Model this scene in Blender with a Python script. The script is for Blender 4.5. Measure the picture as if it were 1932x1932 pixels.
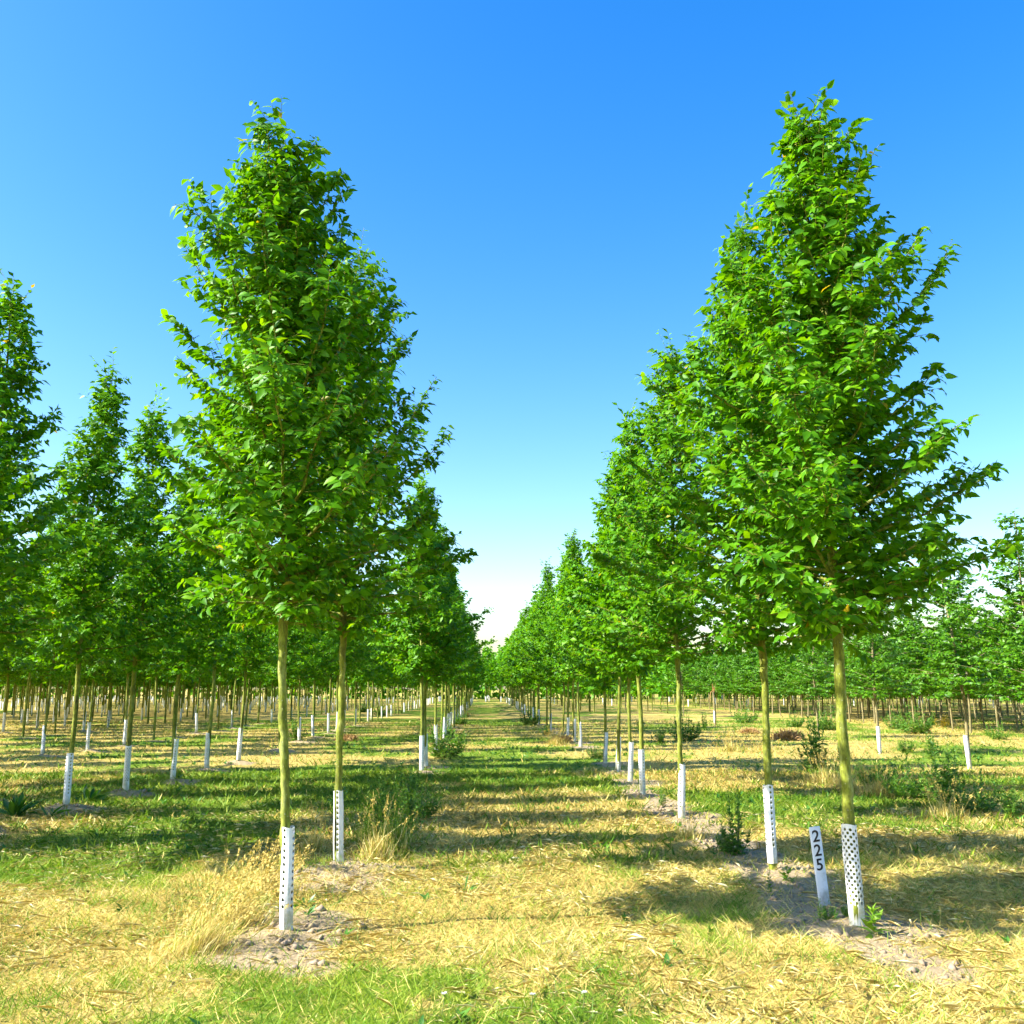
import bpy, math, random
import numpy as np
from mathutils import Vector, Matrix

for o in list(bpy.data.objects):
    bpy.data.objects.remove(o, do_unlink=True)
sc = bpy.context.scene
col = sc.collection
random.seed(5)
rng = np.random.default_rng(11)
R = math.radians

# ------------------------------------------------------------------ camera
EYE = 1.6
PITCH, YAW = R(10.45), R(-1.6)
cam_d = bpy.data.cameras.new('camera')
cam_d.sensor_width = 36.0
cam_d.lens = 36.0 * 1800 / 1932
cam_d.clip_start = 0.05
cam_d.clip_end = 6000
cam = bpy.data.objects.new('camera', cam_d)
cam.location = (0, 0, EYE)
cam.rotation_euler = (R(90) + PITCH, 0, YAW)
col.objects.link(cam)
sc.camera = cam

# ------------------------------------------------------------------ light
SUN_EL, SUN_BACK = R(36), R(11)          # from the left, a touch behind the camera
sun_dir = Vector((-math.cos(SUN_BACK) * math.cos(SUN_EL), -math.sin(SUN_BACK) * math.cos(SUN_EL), math.sin(SUN_EL)))
world = bpy.data.worlds.new('World')
sc.world = world
world.use_nodes = True
wn = world.node_tree
for n in list(wn.nodes):
    wn.nodes.remove(n)
sky = wn.nodes.new('ShaderNodeTexSky')
sky.sky_type = 'NISHITA'
sky.sun_disc = False
sky.sun_elevation = SUN_EL
sky.sun_rotation = math.atan2(sun_dir.x, sun_dir.y)
sky.air_density = 1.3
sky.dust_density = 1.2
sky.ozone_density = 3.0
hs = wn.nodes.new('ShaderNodeHueSaturation')
hs.inputs['Saturation'].default_value = 1.46
hs.inputs['Hue'].default_value = 0.511
bg = wn.nodes.new('ShaderNodeBackground')
bg.inputs['Strength'].default_value = 0.105
wo = wn.nodes.new('ShaderNodeOutputWorld')
wn.links.new(sky.outputs[0], hs.inputs['Color'])
wn.links.new(hs.outputs[0], bg.inputs[0])
wn.links.new(bg.outputs[0], wo.inputs[0])
sd = bpy.data.lights.new('sun', 'SUN')
sd.energy = 5.0
sd.angle = R(0.5)
sd.color = (1.0, 0.955, 0.87)
so = bpy.data.objects.new('sun', sd)
so.rotation_euler = (-sun_dir).to_track_quat('-Z', 'Y').to_euler()
so.location = (-30, 0, 40)
col.objects.link(so)
sc.view_settings.view_transform = 'Standard'
sc.view_settings.look = 'None'
sc.view_settings.gamma = 1.0
sc.view_settings.exposure = 1.72
sc.cycles.use_adaptive_sampling = True
sc.cycles.adaptive_threshold = 0.03
sc.cycles.max_bounces = 3
sc.cycles.diffuse_bounces = 2
sc.cycles.glossy_bounces = 1
sc.cycles.transmission_bounces = 4

# ------------------------------------------------------------------ helpers
CM = Matrix.Rotation(YAW, 3, 'Z') @ Matrix.Rotation(R(90) + PITCH, 3, 'X')

def ground_pt(px, py):
    """point of the level ground seen at photo position (1932 scale)"""
    d = CM @ Vector(((px - 966) / 1800, (966 - py) / 1800, -1))
    t = -EYE / d.z
    return d.x * t, d.y * t

_lat = np.random.default_rng(77).random((256, 256))

def vnoise(x, y):
    x = np.asarray(x, float); y = np.asarray(y, float)
    xi = np.floor(x).astype(int); yi = np.floor(y).astype(int)
    fx = x - xi; fy = y - yi
    fx = fx * fx * (3 - 2 * fx); fy = fy * fy * (3 - 2 * fy)
    a = _lat[xi & 255, yi & 255]; b = _lat[(xi + 1) & 255, yi & 255]
    c = _lat[xi & 255, (yi + 1) & 255]; d = _lat[(xi + 1) & 255, (yi + 1) & 255]
    return (a * (1 - fx) + b * fx) * (1 - fy) + (c * (1 - fx) + d * fx) * fy

def fbm(x, y, oct=4):
    s = 0; a = 0.5; f = 1.0
    for i in range(oct):
        s = s + a * vnoise(x * f + 17.3 * i, y * f + 5.1 * i); a *= 0.5; f *= 2.03
    return s / (1 - 0.5 ** oct)

def sstep(a, b, x):
    t = np.clip((x - a) / (b - a), 0, 1)
    return t * t * (3 - 2 * t)

def mesh_np(name, verts, faces, mats=(), attrs=None, smooth=False, matidx=None):
    """faces: one (n,k) array, or a list of such arrays"""
    me = bpy.data.meshes.new(name)
    if not isinstance(faces, (list, tuple)):
        faces = [faces]
    faces = [np.asarray(f, np.int32) for f in faces if len(f)]
    verts = np.asarray(verts, np.float32)
    nl = sum(f.size for f in faces); npoly = sum(len(f) for f in faces)
    me.vertices.add(len(verts)); me.loops.add(nl); me.polygons.add(npoly)
    me.vertices.foreach_set('co', verts.ravel())
    me.loops.foreach_set('vertex_index', np.concatenate([f.ravel() for f in faces]))
    st = []; tot = []; s = 0
    for f in faces:
        k = f.shape[1]
        st.append(s + np.arange(len(f)) * k); tot.append(np.full(len(f), k)); s += f.size
    me.polygons.foreach_set('loop_start', np.concatenate(st).astype(np.int32))
    me.polygons.foreach_set('loop_total', np.concatenate(tot).astype(np.int32))
    for m in mats:
        me.materials.append(m)
    if matidx is not None:
        me.polygons.foreach_set('material_index', np.asarray(matidx, np.int32))
    if smooth:
        me.polygons.foreach_set('use_smooth', np.ones(npoly, bool))
    for k, v in (attrs or {}).items():
        a = me.attributes.new(k, 'FLOAT', 'POINT')
        a.data.foreach_set('value', np.asarray(v, np.float32))
    me.update(calc_edges=True)
    return me

def obj(name, me, parent=None, loc=(0, 0, 0), rz=0.0, s=1.0):
    o = bpy.data.objects.new(name, me)
    col.objects.link(o)
    o.location = loc
    o.rotation_euler = (0, 0, rz)
    o.scale = (s, s, s) if not hasattr(s, '__len__') else s
    if parent is not None:
        o.parent = parent
    return o

def tag(o, label=None, cat=None, group=None, kind=None):
    if label: o['label'] = label
    if cat: o['category'] = cat
    if group: o['group'] = group
    if kind: o['kind'] = kind
    return o

class Acc:
    """collects vertices and faces"""
    def __init__(self):
        self.v = []; self.t = []; self.q = []; self.n = 0
    def add(self, v, tris=None, quads=None):
        v = np.asarray(v, float)
        if tris is not None and len(tris): self.t.append(np.asarray(tris) + self.n)
        if quads is not None and len(quads): self.q.append(np.asarray(quads) + self.n)
        self.v.append(v); self.n += len(v)
    def faces(self):
        out = []
        if self.t: out.append(np.concatenate(self.t))
        if self.q: out.append(np.concatenate(self.q))
        return out
    def verts(self):
        return np.concatenate(self.v)
    def tube(self, pts, rad, n=6, cap=True):
        pts = np.asarray(pts, float); m = len(pts)
        rad = np.broadcast_to(np.asarray(rad, float), (m,))
        d = np.gradient(pts, axis=0)
        d /= np.linalg.norm(d, axis=1)[:, None] + 1e-9
        ref = np.array([0, 0, 1.0]) if abs(d[0, 2]) < 0.9 else np.array([1.0, 0, 0])
        u = np.cross(d, ref); u /= np.linalg.norm(u, axis=1)[:, None] + 1e-9
        w = np.cross(d, u)
        a = np.arange(n) / n * 2 * math.pi
        v = pts[:, None, :] + rad[:, None, None] * (np.cos(a)[None, :, None] * u[:, None, :] + np.sin(a)[None, :, None] * w[:, None, :])
        v = v.reshape(-1, 3)
        i = np.arange(m - 1)[:, None] * n; j = np.arange(n)[None, :]; k = (j + 1) % n
        q = np.stack([i + j, i + k, i + n + k, i + n + j], -1).reshape(-1, 4)
        self.add(v, quads=q)

# leaf templates: along x, width y, normal z
def leaf_tpl(kind):
    if kind == 'hi':
        v = np.array([[0, 0, 0], [.30, .27, .05], [.30, 0, -.01], [.30, -.27, .05], [.66, .20, .0], [.66, 0, -.07], [.66, -.20, .0], [1.04, 0, -.22]])
        t = np.array([[0, 2, 1], [0, 3, 2], [1, 2, 5], [1, 5, 4], [2, 3, 6], [2, 6, 5], [4, 5, 7], [5, 6, 7]])
    elif kind == 'mid':
        v = np.array([[0, 0, 0], [.42, .27, .04], [.42, 0, -.03], [.42, -.27, .04], [1.03, 0, -.2]])
        t = np.array([[0, 2, 1], [0, 3, 2], [1, 2, 4], [2, 3, 4]])
    elif kind == 'blade':
        v = np.array([[0, .5, 0], [0, -.5, 0], [.55, .4, .0], [.55, -.4, .0], [1, 0, -.1]])
        t = np.array([[0, 1, 3], [0, 3, 2], [2, 3, 4]])
    else:
        v = np.array([[0, 0, 0], [.42, .29, .05], [1, 0, -.12], [.42, -.29, .05]])
        t = np.array([[0, 2, 1], [0, 3, 2]])
    return v, t

def unit(a):
    return a / (np.linalg.norm(a, axis=-1, keepdims=True) + 1e-9)

def leaves_mesh(P, D, N, L, rnd, kind, wid=1.0):
    """batch of leaves: position, direction, normal, length"""
    v, t = leaf_tpl(kind)
    P = np.asarray(P); D = unit(np.asarray(D)); N = np.asarray(N)
    S = unit(np.cross(N, D)); N = np.cross(D, S)
    L = np.asarray(L)[:, None, None]
    W = np.broadcast_to(np.asarray(wid, float), (len(P),))[:, None, None]
    V = P[:, None, :] + L * (v[None, :, 0:1] * D[:, None, :] + W * v[None, :, 1:2] * S[:, None, :] + v[None, :, 2:3] * N[:, None, :])
    k = len(v)
    T = (t[None] + (np.arange(len(P)) * k)[:, None, None]).reshape(-1, 3)
    return V.reshape(-1, 3), T, np.repeat(rnd, k)

# ------------------------------------------------------------------ materials
def new_mat(name):
    m = bpy.data.materials.new(name); m.use_nodes = True
    nt = m.node_tree
    for n in list(nt.nodes): nt.nodes.remove(n)
    out = nt.nodes.new('ShaderNodeOutputMaterial')
    return m, nt, out

def ramp(nt, stops):
    r = nt.nodes.new('ShaderNodeValToRGB')
    e = r.color_ramp.elements
    while len(e) < len(stops): e.new(0.5)
    for i, (p, c) in enumerate(stops):
        e[i].position = p; e[i].color = (*c, 1)
    return r

def noise(nt, scale, detail=4, rough=0.6, coord='Object', vec=None):
    n = nt.nodes.new('ShaderNodeTexNoise')
    n.inputs['Scale'].default_value = scale; n.inputs['Detail'].default_value = detail; n.inputs['Roughness'].default_value = rough
    if vec is None:
        tc = nt.nodes.new('ShaderNodeTexCoord'); vec = tc.outputs[coord]
    nt.links.new(vec, n.inputs['Vector'])
    return n

def foliage_mat(name, stops, trans=0.35, rough=0.42, spec=0.4, tcol=(1.3, 1.25, 0.5)):
    m, nt, out = new_mat(name)
    at = nt.nodes.new('ShaderNodeAttribute'); at.attribute_name = 'rnd'
    r = ramp(nt, stops)
    nt.links.new(at.outputs['Fac'], r.inputs[0])
    p = nt.nodes.new('ShaderNodeBsdfPrincipled')
    p.inputs['Roughness'].default_value = rough
    p.inputs['Specular IOR Level'].default_value = spec
    nt.links.new(r.outputs[0], p.inputs['Base Color'])
    tr = nt.nodes.new('ShaderNodeBsdfTranslucent')
    mu = nt.nodes.new('ShaderNodeMix'); mu.data_type = 'RGBA'; mu.blend_type = 'MULTIPLY'
    mu.inputs[0].default_value = 1
    nt.links.new(r.outputs[0], mu.inputs[6]); mu.inputs[7].default_value = (*tcol, 1)
    nt.links.new(mu.outputs[2], tr.inputs[0])
    mx = nt.nodes.new('ShaderNodeMixShader'); mx.inputs[0].default_value = trans
    nt.links.new(p.outputs[0], mx.inputs[1]); nt.links.new(tr.outputs[0], mx.inputs[2])
    nt.links.new(mx.outputs[0], out.inputs[0])
    return m

M_leaf = foliage_mat('leaf_green', [(0, (.030, .125, .003)), (.5, (.088, .275, .003)), (.93, (.185, .375, .005)), (1, (.32, .28, .02))], spec=.18, rough=.45, trans=.42, tcol=(1.6, 1.3, .35))
M_leafB = foliage_mat('leaf_layered', [(0, (.032, .115, .005)), (.5, (.078, .225, .005)), (1, (.15, .31, .008))], spec=.28)
M_weed = foliage_mat('weed_leaf', [(0, (.05, .15, .02)), (.5, (.11, .26, .035)), (1, (.24, .38, .06))], trans=.42, spec=.25)
M_dock = foliage_mat('dock_leaf', [(0, (.02, .09, .008)), (1, (.06, .18, .015))], trans=.25, rough=.35)
M_lime = foliage_mat('lime_leaf', [(0, (.10, .24, .015)), (1, (.22, .36, .02))])
M_dry = foliage_mat('dry_grass', [(0, (.36, .26, .06)), (.35, (.56, .43, .11)), (.75, (.72, .59, .19)), (1, (.85, .75, .38))], trans=.25, rough=.6, spec=.25, tcol=(1, .95, .7))
M_green = foliage_mat('green_grass', [(0, (.07, .18, .010)), (.5, (.17, .29, .018)), (1, (.36, .40, .045))], trans=.3, rough=.55, spec=.25)
M_broad = foliage_mat('broadleaf', [(0, (.03, .12, .012)), (1, (.10, .25, .03))], trans=.25)
M_straw = foliage_mat('straw', [(0, (.56, .43, .14)), (.6, (.76, .63, .26)), (1, (.90, .82, .52))], trans=.1, rough=.5, spec=.3, tcol=(1, .95, .7))
M_rust = foliage_mat('rust_weed', [(0, (.34, .20, .07)), (1, (.58, .40, .18))], trans=.2, rough=.7, spec=.1, tcol=(1, .9, .7))
M_yellow = foliage_mat('yellow_flower', [(0, (.60, .42, .01)), (1, (.80, .62, .02))], trans=.2, rough=.6)
M_white_flower = foliage_mat('white_flower', [(0, (.6, .6, .55)), (1, (.85, .85, .8))], trans=.2, rough=.6, tcol=(1, 1, 1))

def bark_mat(name, a, b, c):
    m, nt, out = new_mat(name)
    tc = nt.nodes.new('ShaderNodeTexCoord')
    oi = nt.nodes.new('ShaderNodeObjectInfo')
    ad = nt.nodes.new('ShaderNodeVectorMath'); ad.operation = 'ADD'
    nt.links.new(tc.outputs['Object'], ad.inputs[0]); nt.links.new(oi.outputs['Random'], ad.inputs[1])
    mp = nt.nodes.new('ShaderNodeMapping'); mp.inputs['Scale'].default_value = (1, 1, .35)
    nt.links.new(ad.outputs[0], mp.inputs[0])
    n1 = noise(nt, 9, 5, .65, vec=mp.outputs[0])
    r = ramp(nt, [(.32, a), (.52, b), (.72, c)])
    nt.links.new(n1.outputs[0], r.inputs[0])
    n2 = noise(nt, 60, 3, .7, vec=mp.outputs[0])
    r2 = ramp(nt, [(.35, (.38, .38, .38)), (.6, (1, 1, 1))])
    nt.links.new(n2.outputs[0], r2.inputs[0])
    vo = nt.nodes.new('ShaderNodeTexVoronoi'); vo.inputs['Scale'].default_value = 34
    nt.links.new(ad.outputs[0], vo.inputs['Vector'])
    r3 = ramp(nt, [(.10, (.62, .60, .42)), (.17, (0, 0, 0))])
    nt.links.new(vo.outputs['Distance'], r3.inputs[0])
    mu = nt.nodes.new('ShaderNodeMix'); mu.data_type = 'RGBA'; mu.blend_type = 'MULTIPLY'; mu.inputs[0].default_value = .8
    nt.links.new(r.outputs[0], mu.inputs[6]); nt.links.new(r2.outputs[0], mu.inputs[7])
    ml = nt.nodes.new('ShaderNodeMix'); ml.data_type = 'RGBA'; ml.blend_type = 'LIGHTEN'; ml.inputs[0].default_value = .35
    nt.links.new(mu.outputs[2], ml.inputs[6]); nt.links.new(r3.outputs[0], ml.inputs[7])
    p = nt.nodes.new('ShaderNodeBsdfPrincipled'); p.inputs['Roughness'].default_value = .8
    p.inputs['Specular IOR Level'].default_value = .25
    nt.links.new(ml.outputs[2], p.inputs['Base Color'])
    bp = nt.nodes.new('ShaderNodeBump'); bp.inputs['Strength'].default_value = .5; bp.inputs['Distance'].default_value = .006
    nt.links.new(n2.outputs[0], bp.inputs['Height']); nt.links.new(bp.outputs[0], p.inputs['Normal'])
    nt.links.new(p.outputs[0], out.inputs[0])
    return m

M_bark = bark_mat('bark_olive', (.085, .09, .022), (.225, .26, .024), (.36, .39, .13))
M_barkB = bark_mat('bark_grey', (.17, .14, .06), (.27, .23, .10), (.38, .33, .19))
M_dead = bark_mat('bark_dead', (.20, .10, .03), (.40, .20, .06), (.50, .33, .14))

def plain_mat(name, c, rough=.6, var=.12, scale=30, stain=None, stain_z=None):
    m, nt, out = new_mat(name)
    tc = nt.nodes.new('ShaderNodeTexCoord')
    n1 = noise(nt, scale, 4, .6, vec=tc.outputs['Object'])
    r = ramp(nt, [(.3, tuple(x * (1 - var) for x in c)), (.7, c)])
    nt.links.new(n1.outputs[0], r.inputs[0])
    colr = r.outputs[0]
    if stain:
        oi = nt.nodes.new('ShaderNodeObjectInfo')
        ad = nt.nodes.new('ShaderNodeVectorMath'); ad.operation = 'ADD'
        nt.links.new(tc.outputs['Object'], ad.inputs[0]); nt.links.new(oi.outputs['Random'], ad.inputs[1])
        n2 = noise(nt, 7, 5, .7, vec=ad.outputs[0])
        sx = nt.nodes.new('ShaderNodeSeparateXYZ'); nt.links.new(tc.outputs['Object'], sx.inputs[0])
        mr = nt.nodes.new('ShaderNodeMapRange')
        mr.inputs[1].default_value = 0.0; mr.inputs[2].default_value = stain_z; mr.inputs[3].default_value = .28; mr.inputs[4].default_value = -.06
        nt.links.new(sx.outputs[2], mr.inputs[0])
        ma = nt.nodes.new('ShaderNodeMath'); ma.operation = 'ADD'
        nt.links.new(n2.outputs[0], ma.inputs[0]); nt.links.new(mr.outputs[0], ma.inputs[1])
        r2 = ramp(nt, [(.56, (0, 0, 0)), (.82, (.8, .8, .8))]); nt.links.new(ma.outputs[0], r2.inputs[0])
        mx = nt.nodes.new('ShaderNodeMix'); mx.data_type = 'RGBA'
        nt.links.new(r2.outputs[0], mx.inputs[0]); nt.links.new(colr, mx.inputs[6]); mx.inputs[7].default_value = (*stain, 1)
        colr = mx.outputs[2]
    p = nt.nodes.new('ShaderNodeBsdfPrincipled'); p.inputs['Roughness'].default_value = rough
    nt.links.new(colr, p.inputs['Base Color'])
    nt.links.new(p.outputs[0], out.inputs[0])
    return m

M_guard = plain_mat('guard_white', (.80, .81, .82), .45, .06, 20, stain=(.36, .35, .17), stain_z=.42)
M_stake = plain_mat('stake_white', (.80, .81, .84), .5, .05, 12, stain=(.27, .23, .14), stain_z=.34)
M_ink = plain_mat('ink_black', (.012, .012, .018), .5, .2)
M_stem = plain_mat('stem_green', (.14, .17, .05), .7, .3)
M_clod = plain_mat('soil_clod', (.36, .27, .17), .95, .35, 25)

def ground_mat():
    m, nt, out = new_mat('ground')
    tc = nt.nodes.new('ShaderNodeTexCoord')
    def att(n):
        a = nt.nodes.new('ShaderNodeAttribute'); a.attribute_name = n; return a.outputs['Fac']
    mp = nt.nodes.new('ShaderNodeMapping'); mp.inputs['Scale'].default_value = (1, 1, 1)
    nt.links.new(tc.outputs['Object'], mp.inputs[0])
    nf = noise(nt, 26, 6, .7, vec=mp.outputs[0])
    nm = noise(nt, 5.5, 6, .7, vec=mp.outputs[0])
    dry = ramp(nt, [(.3, (.15, .105, .03)), (.45, (.36, .265, .065)), (.6, (.55, .43, .125)), (.78, (.74, .62, .25))])  # dry straw tones, darkened to stand in for shade between the blades
    nt.links.new(nf.outputs[0], dry.inputs[0])
    grn = ramp(nt, [(.25, (.05, .10, .01)), (.5, (.14, .22, .018)), (.8, (.32, .34, .05))])
    nt.links.new(nf.outputs[0], grn.inputs[0])
    ns = noise(nt, 40, 6, .75, vec=mp.outputs[0])
    soil = ramp(nt, [(.25, (.17, .12, .06)), (.5, (.36, .275, .155)), (.72, (.54, .43, .27))])
    nt.links.new(ns.outputs[0], soil.inputs[0])
    def mixf(f, lo, hi, amp, a, b):
        # break the mask's border up with noise
        ad = nt.nodes.new('ShaderNodeMath'); ad.operation = 'MULTIPLY_ADD'
        nt.links.new(nm.outputs[0], ad.inputs[0]); ad.inputs[1].default_value = amp
        nt.links.new(f, ad.inputs[2])
        mr = nt.nodes.new('ShaderNodeMapRange'); mr.interpolation_type = 'SMOOTHSTEP'
        mr.inputs[1].default_value = lo + amp / 2; mr.inputs[2].default_value = hi + amp / 2
        nt.links.new(ad.outputs[0], mr.inputs[0])
        x = nt.nodes.new('ShaderNodeMix'); x.data_type = 'RGBA'
        nt.links.new(mr.outputs[0], x.inputs[0]); nt.links.new(a, x.inputs[6]); nt.links.new(b, x.inputs[7])
        return x.outputs[2]
    c = mixf(att('green'), .35, .65, 1.1, dry.outputs[0], grn.outputs[0])
    c = mixf(att('soil'), .35, .6, .8, c, soil.outputs[0])
    p = nt.nodes.new('ShaderNodeBsdfPrincipled'); p.inputs['Roughness'].default_value = .95
    p.inputs['Specular IOR Level'].default_value = .1
    nt.links.new(c, p.inputs['Base Color'])
    bp = nt.nodes.new('ShaderNodeBump'); bp.inputs['Strength'].default_value = .9; bp.inputs['Distance'].default_value = .03
    nt.links.new(nf.outputs[0], bp.inputs['Height']); nt.links.new(bp.outputs[0], p.inputs['Normal'])
    nt.links.new(p.outputs[0], out.inputs[0])
    return m
M_ground = ground_mat()

# ------------------------------------------------------------------ planting plan (metres)
def regular(x, y0, y1, step, jx=.07, jy=.12, seed=1, skip=.04):
    r = random.Random(seed); out = []; y = y0
    while y < y1:
        if r.random() > skip:
            out.append((x + r.uniform(-jx, jx), y + r.uniform(-jy, jy)))
        y += step
    return out

XL = [-1.32, -5.45, -9.95, -14.7, -19.2, -23.7, -28.2, -32.7, -37.2, -41.7, -46.2, -50.7]
XFAR = [-17.0 - 2.25 * k for k in range(15)]
XR1 = 2.45
rows = {}
rows['L1'] = [ground_pt(*p) for p in [(541, 1757), (637, 1645), (795, 1458), (803, 1449), (822, 1420)]] + regular(XL[0], 28.6, 106, 2.3, seed=2)
rows['R1'] = [ground_pt(*p) for p in [(1617, 1757), (1459, 1648), (1287, 1545), (1213, 1503), (1190, 1477), (1167, 1457), (1142, 1441), (1095, 1410), (1084, 1402), (1071, 1393), (1062, 1384)]] + regular(XR1, 36.5, 106, 2.3, seed=3)
rows['L2'] = [(XL[1], 9.3)] + [ground_pt(*p) for p in [(-70, 1578), (123, 1532), (237, 1502), (326, 1478), (390, 1456), (450, 1443), (527, 1419)]] + regular(XL[1], 29.3, 106, 2.3, seed=4)
rows['L3'] = regular(XL[2], 9.4, 20, 2.3, seed=5, skip=0) + [ground_pt(*p) for p in [(79, 1428)]] + regular(XL[2], 25.0, 106, 2.3, seed=15)
rows['L4'] = regular(XL[3], 20.0, 108, 2.3, seed=23, jx=.12)
for i, xf in enumerate(XFAR):
    rows['F%d' % i] = regular(xf, max(16.0, 1.9 * -xf - 4), 108, 2.3, seed=40 + i, jx=.15)

ALLTREES = [p for k in rows for p in rows[k]]

# ------------------------------------------------------------------ ground
near_bases = np.array([p for p in ALLTREES if p[1] < 45])

def soil_mask(x, y):
    x = np.asarray(x, float); y = np.asarray(y, float)
    n = fbm(x * 2.2 + 3, y * 2.2, 5) - .5
    s = np.zeros_like(x)
    for bx, by in near_bases:
        m = (np.abs(x - bx) < 1.6) & (np.abs(y - by) < 1.6)
        if not m.any(): continue
        if bx > 0: rx, ry, k = .42, .8, 1.0
        elif bx > -3: rx, ry, k = .40, .55, .75
        else: rx, ry, k = .42, .42, .95
        if abs(bx + 1.32) < .3 and by < 10: rx, ry, k = .62, .85, 1.0
        d2 = ((x - bx - .12) / rx) ** 2 + ((y - by) / ry) ** 2
        s = np.maximum(s, k * np.exp(-d2 * 1.0))
    # bare strip under the right row
    w = .42 + .28 * (fbm(y * .8, y * 0 + 9, 3) - .4)
    strip = np.exp(-((x - XR1 - .05) / w) ** 2) * sstep(5.0, 5.8, y) * (1 - sstep(13, 20, y)) * .9
    s = np.maximum(s, strip)
    # churned soil in front of the first left tree
    s = np.maximum(s, .9 * np.exp(-((x + 1.25) / .55) ** 2 - ((y - 6.35) / .55) ** 2))
    return np.clip(s + 1.1 * n * sstep(.03, .25, s), 0, 1)

def green_mask(x, y):
    n = fbm(np.asarray(x) * .55 + 40, np.asarray(y) * .42 + 7, 4)
    g = .36 + 2.3 * (n - .5)
    x = np.asarray(x, float); y = np.asarray(y, float)
    g = g + .35 * np.exp(-((x + 3.4) / 1.5) ** 2) * sstep(7, 11, y)        # greener lane between left rows
    g = g + .30 * np.exp(-((x - .5) / 1.7) ** 2) * sstep(8, 18, y)        # mown path farther on
    g = g - .12 * np.exp(-((x - .6) / 1.5) ** 2 - ((y - 6.3) / 2.0) ** 2)  # straw in the foreground
    g = g + .35 * np.exp(-((y - 4.3) / .45) ** 2) * (fbm(x * .9, y * .9 + 30, 3) > .48)
    g = g - .25 * sstep(8, 16, -x) * sstep(12, 30, y)
    return np.clip(g, 0, 1)

def height(x, y):
    x = np.asarray(x, float); y = np.asarray(y, float)
    h = .05 * (fbm(x * .45, y * .45, 3) - .5)
    near = 1 - sstep(18, 40, np.abs(y))
    h = h + near * .045 * (fbm(x * 2.6, y * 2.6 + 50, 3) - .5)
    for bx, by in near_bases:
        m = (np.abs(x - bx) < 1.4) & (np.abs(y - by) < 1.4)
        if not m.any(): continue
        a = .03 if bx > -3 else .09
        h = h + m * a * np.exp(-((x - bx) ** 2 + (y - by) ** 2) / .14)
    b = rows['L1'][1]
    d = ((x - b[0] - .03) / .42) ** 2 + ((y - b[1] + .16) / .24) ** 2
    h = h + (.07 + .16 * (fbm(x * 7, y * 7, 3) - .45)) * np.exp(-d * 1.1)
    s = soil_mask(x, y)
    h = h + near * .05 * s * (fbm(x * 9, y * 9 + 20, 3) - .5)
    return h

def hz(x, y):
    return float(height(np.array([x]), np.array([y]))[0])

nu, nv = 360, 330
t = np.linspace(-1, 1, nu)
u = np.sign(t) * np.abs(t) ** 1.7
yy = np.concatenate([np.array([-60, -30, -15, -8, -4, -1, 1, 2.2]), 3.0 * (900 / 3.0) ** (np.linspace(0, 1, nv - 8) ** 1.15)])
ww = 16 + 1.35 * np.abs(yy)
X = u[None, :] * ww[:, None]; Y = np.repeat(yy[:, None], nu, 1)
Z = height(X, Y)
i = np.arange(nv - 1)[:, None] * nu; j = np.arange(nu - 1)[None, :]
Q = np.stack([i + j, i + j + 1, i + nu + j + 1, i + nu + j], -1).reshape(-1, 4)
gme = mesh_np('ground', np.stack([X, Y, Z], -1).reshape(-1, 3), Q, [M_ground],
              {'soil': soil_mask(X, Y).ravel(), 'green': green_mask(X, Y).ravel()}, smooth=True)
tag(obj('ground', gme), kind='structure', label='straw yellow mown ground with green patches and sandy soil around the trees')

# ------------------------------------------------------------------ grass
def frustum_pts(n, y0, y1, pad=1.0):
    y = np.sqrt(rng.random(n) * (y1 ** 2 - y0 ** 2) + y0 ** 2)
    x = (rng.random(n) * 2 - 1) * (.57 * y + pad) + .028 * y
    return x, y

def blades(x, y, hgt, wid, lean, kind, rnd, zoff=0.0, dirs=None):
    n = len(x)
    P = np.stack([x, y, height(x, y) - .004 + zoff], -1)
    a = rng.random(n) * 2 * math.pi
    D = np.stack([np.cos(a) * lean, np.sin(a) * lean, np.ones(n)], -1)
    if dirs is not None: D = D + dirs
    # broad side towards a random heading
    b = rng.random(n) * 2 * math.pi
    N = np.stack([np.cos(b), np.sin(b), .3 * np.ones(n)], -1)
    return leaves_mesh(P, D, N, hgt, rnd, kind, wid / np.maximum(hgt, 1e-4))

def join(parts):
    V = []; T = []; A = []; k = 0
    for v, t, a in parts:
        V.append(v); T.append(t + k); A.append(a); k += len(v)
    return np.concatenate(V), np.concatenate(T), np.concatenate(A)

dry_parts = []; grn_parts = []
for (n, y0, y1, hm, wm, kind) in [(170000, 3.9, 9.5, .055, .0040, 'blade'), (170000, 9.0, 19, .055, .0068, 'tri'), (100000, 18, 48, .07, .018, 'tri')]:
    x, y = frustum_pts(n, y0, y1)
    g = green_mask(x, y); s = soil_mask(x, y)
    fine = fbm(x * 4, y * 4 + 90, 3)
    keep = rng.random(n) > sstep(.30, .72, s + .5 * (fine - .5)) * .82
    x, y, g, fine = x[keep], y[keep], g[keep], fine[keep]
    isg = rng.random(len(x)) < np.clip(.26 + .70 * sstep(.28, .76, g + 1.7 * (fine - .5)), 0, 1)
    h = hm * (.5 + rng.random(len(x)) ** 3 * 2.2) * (.45 + 1.1 * fine)
    lean = .4 + rng.random(len(x)) * 1.6
    for m, L, ln in ((~isg, dry_parts, 1.35), (isg, grn_parts, .9)):
        k = int(m.sum())
        rn = np.clip(rng.random(k) * .6 + 1.1 * (fbm(x[m] * 1.7, y[m] * 1.7, 4) - .33), 0, 1)
        L.append(blades(x[m], y[m], h[m], np.full(k, wm) * (.7 + .6 * rng.random(k)), lean[m] * ln, kind, rn))
v, tt, a = join(dry_parts)
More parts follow.
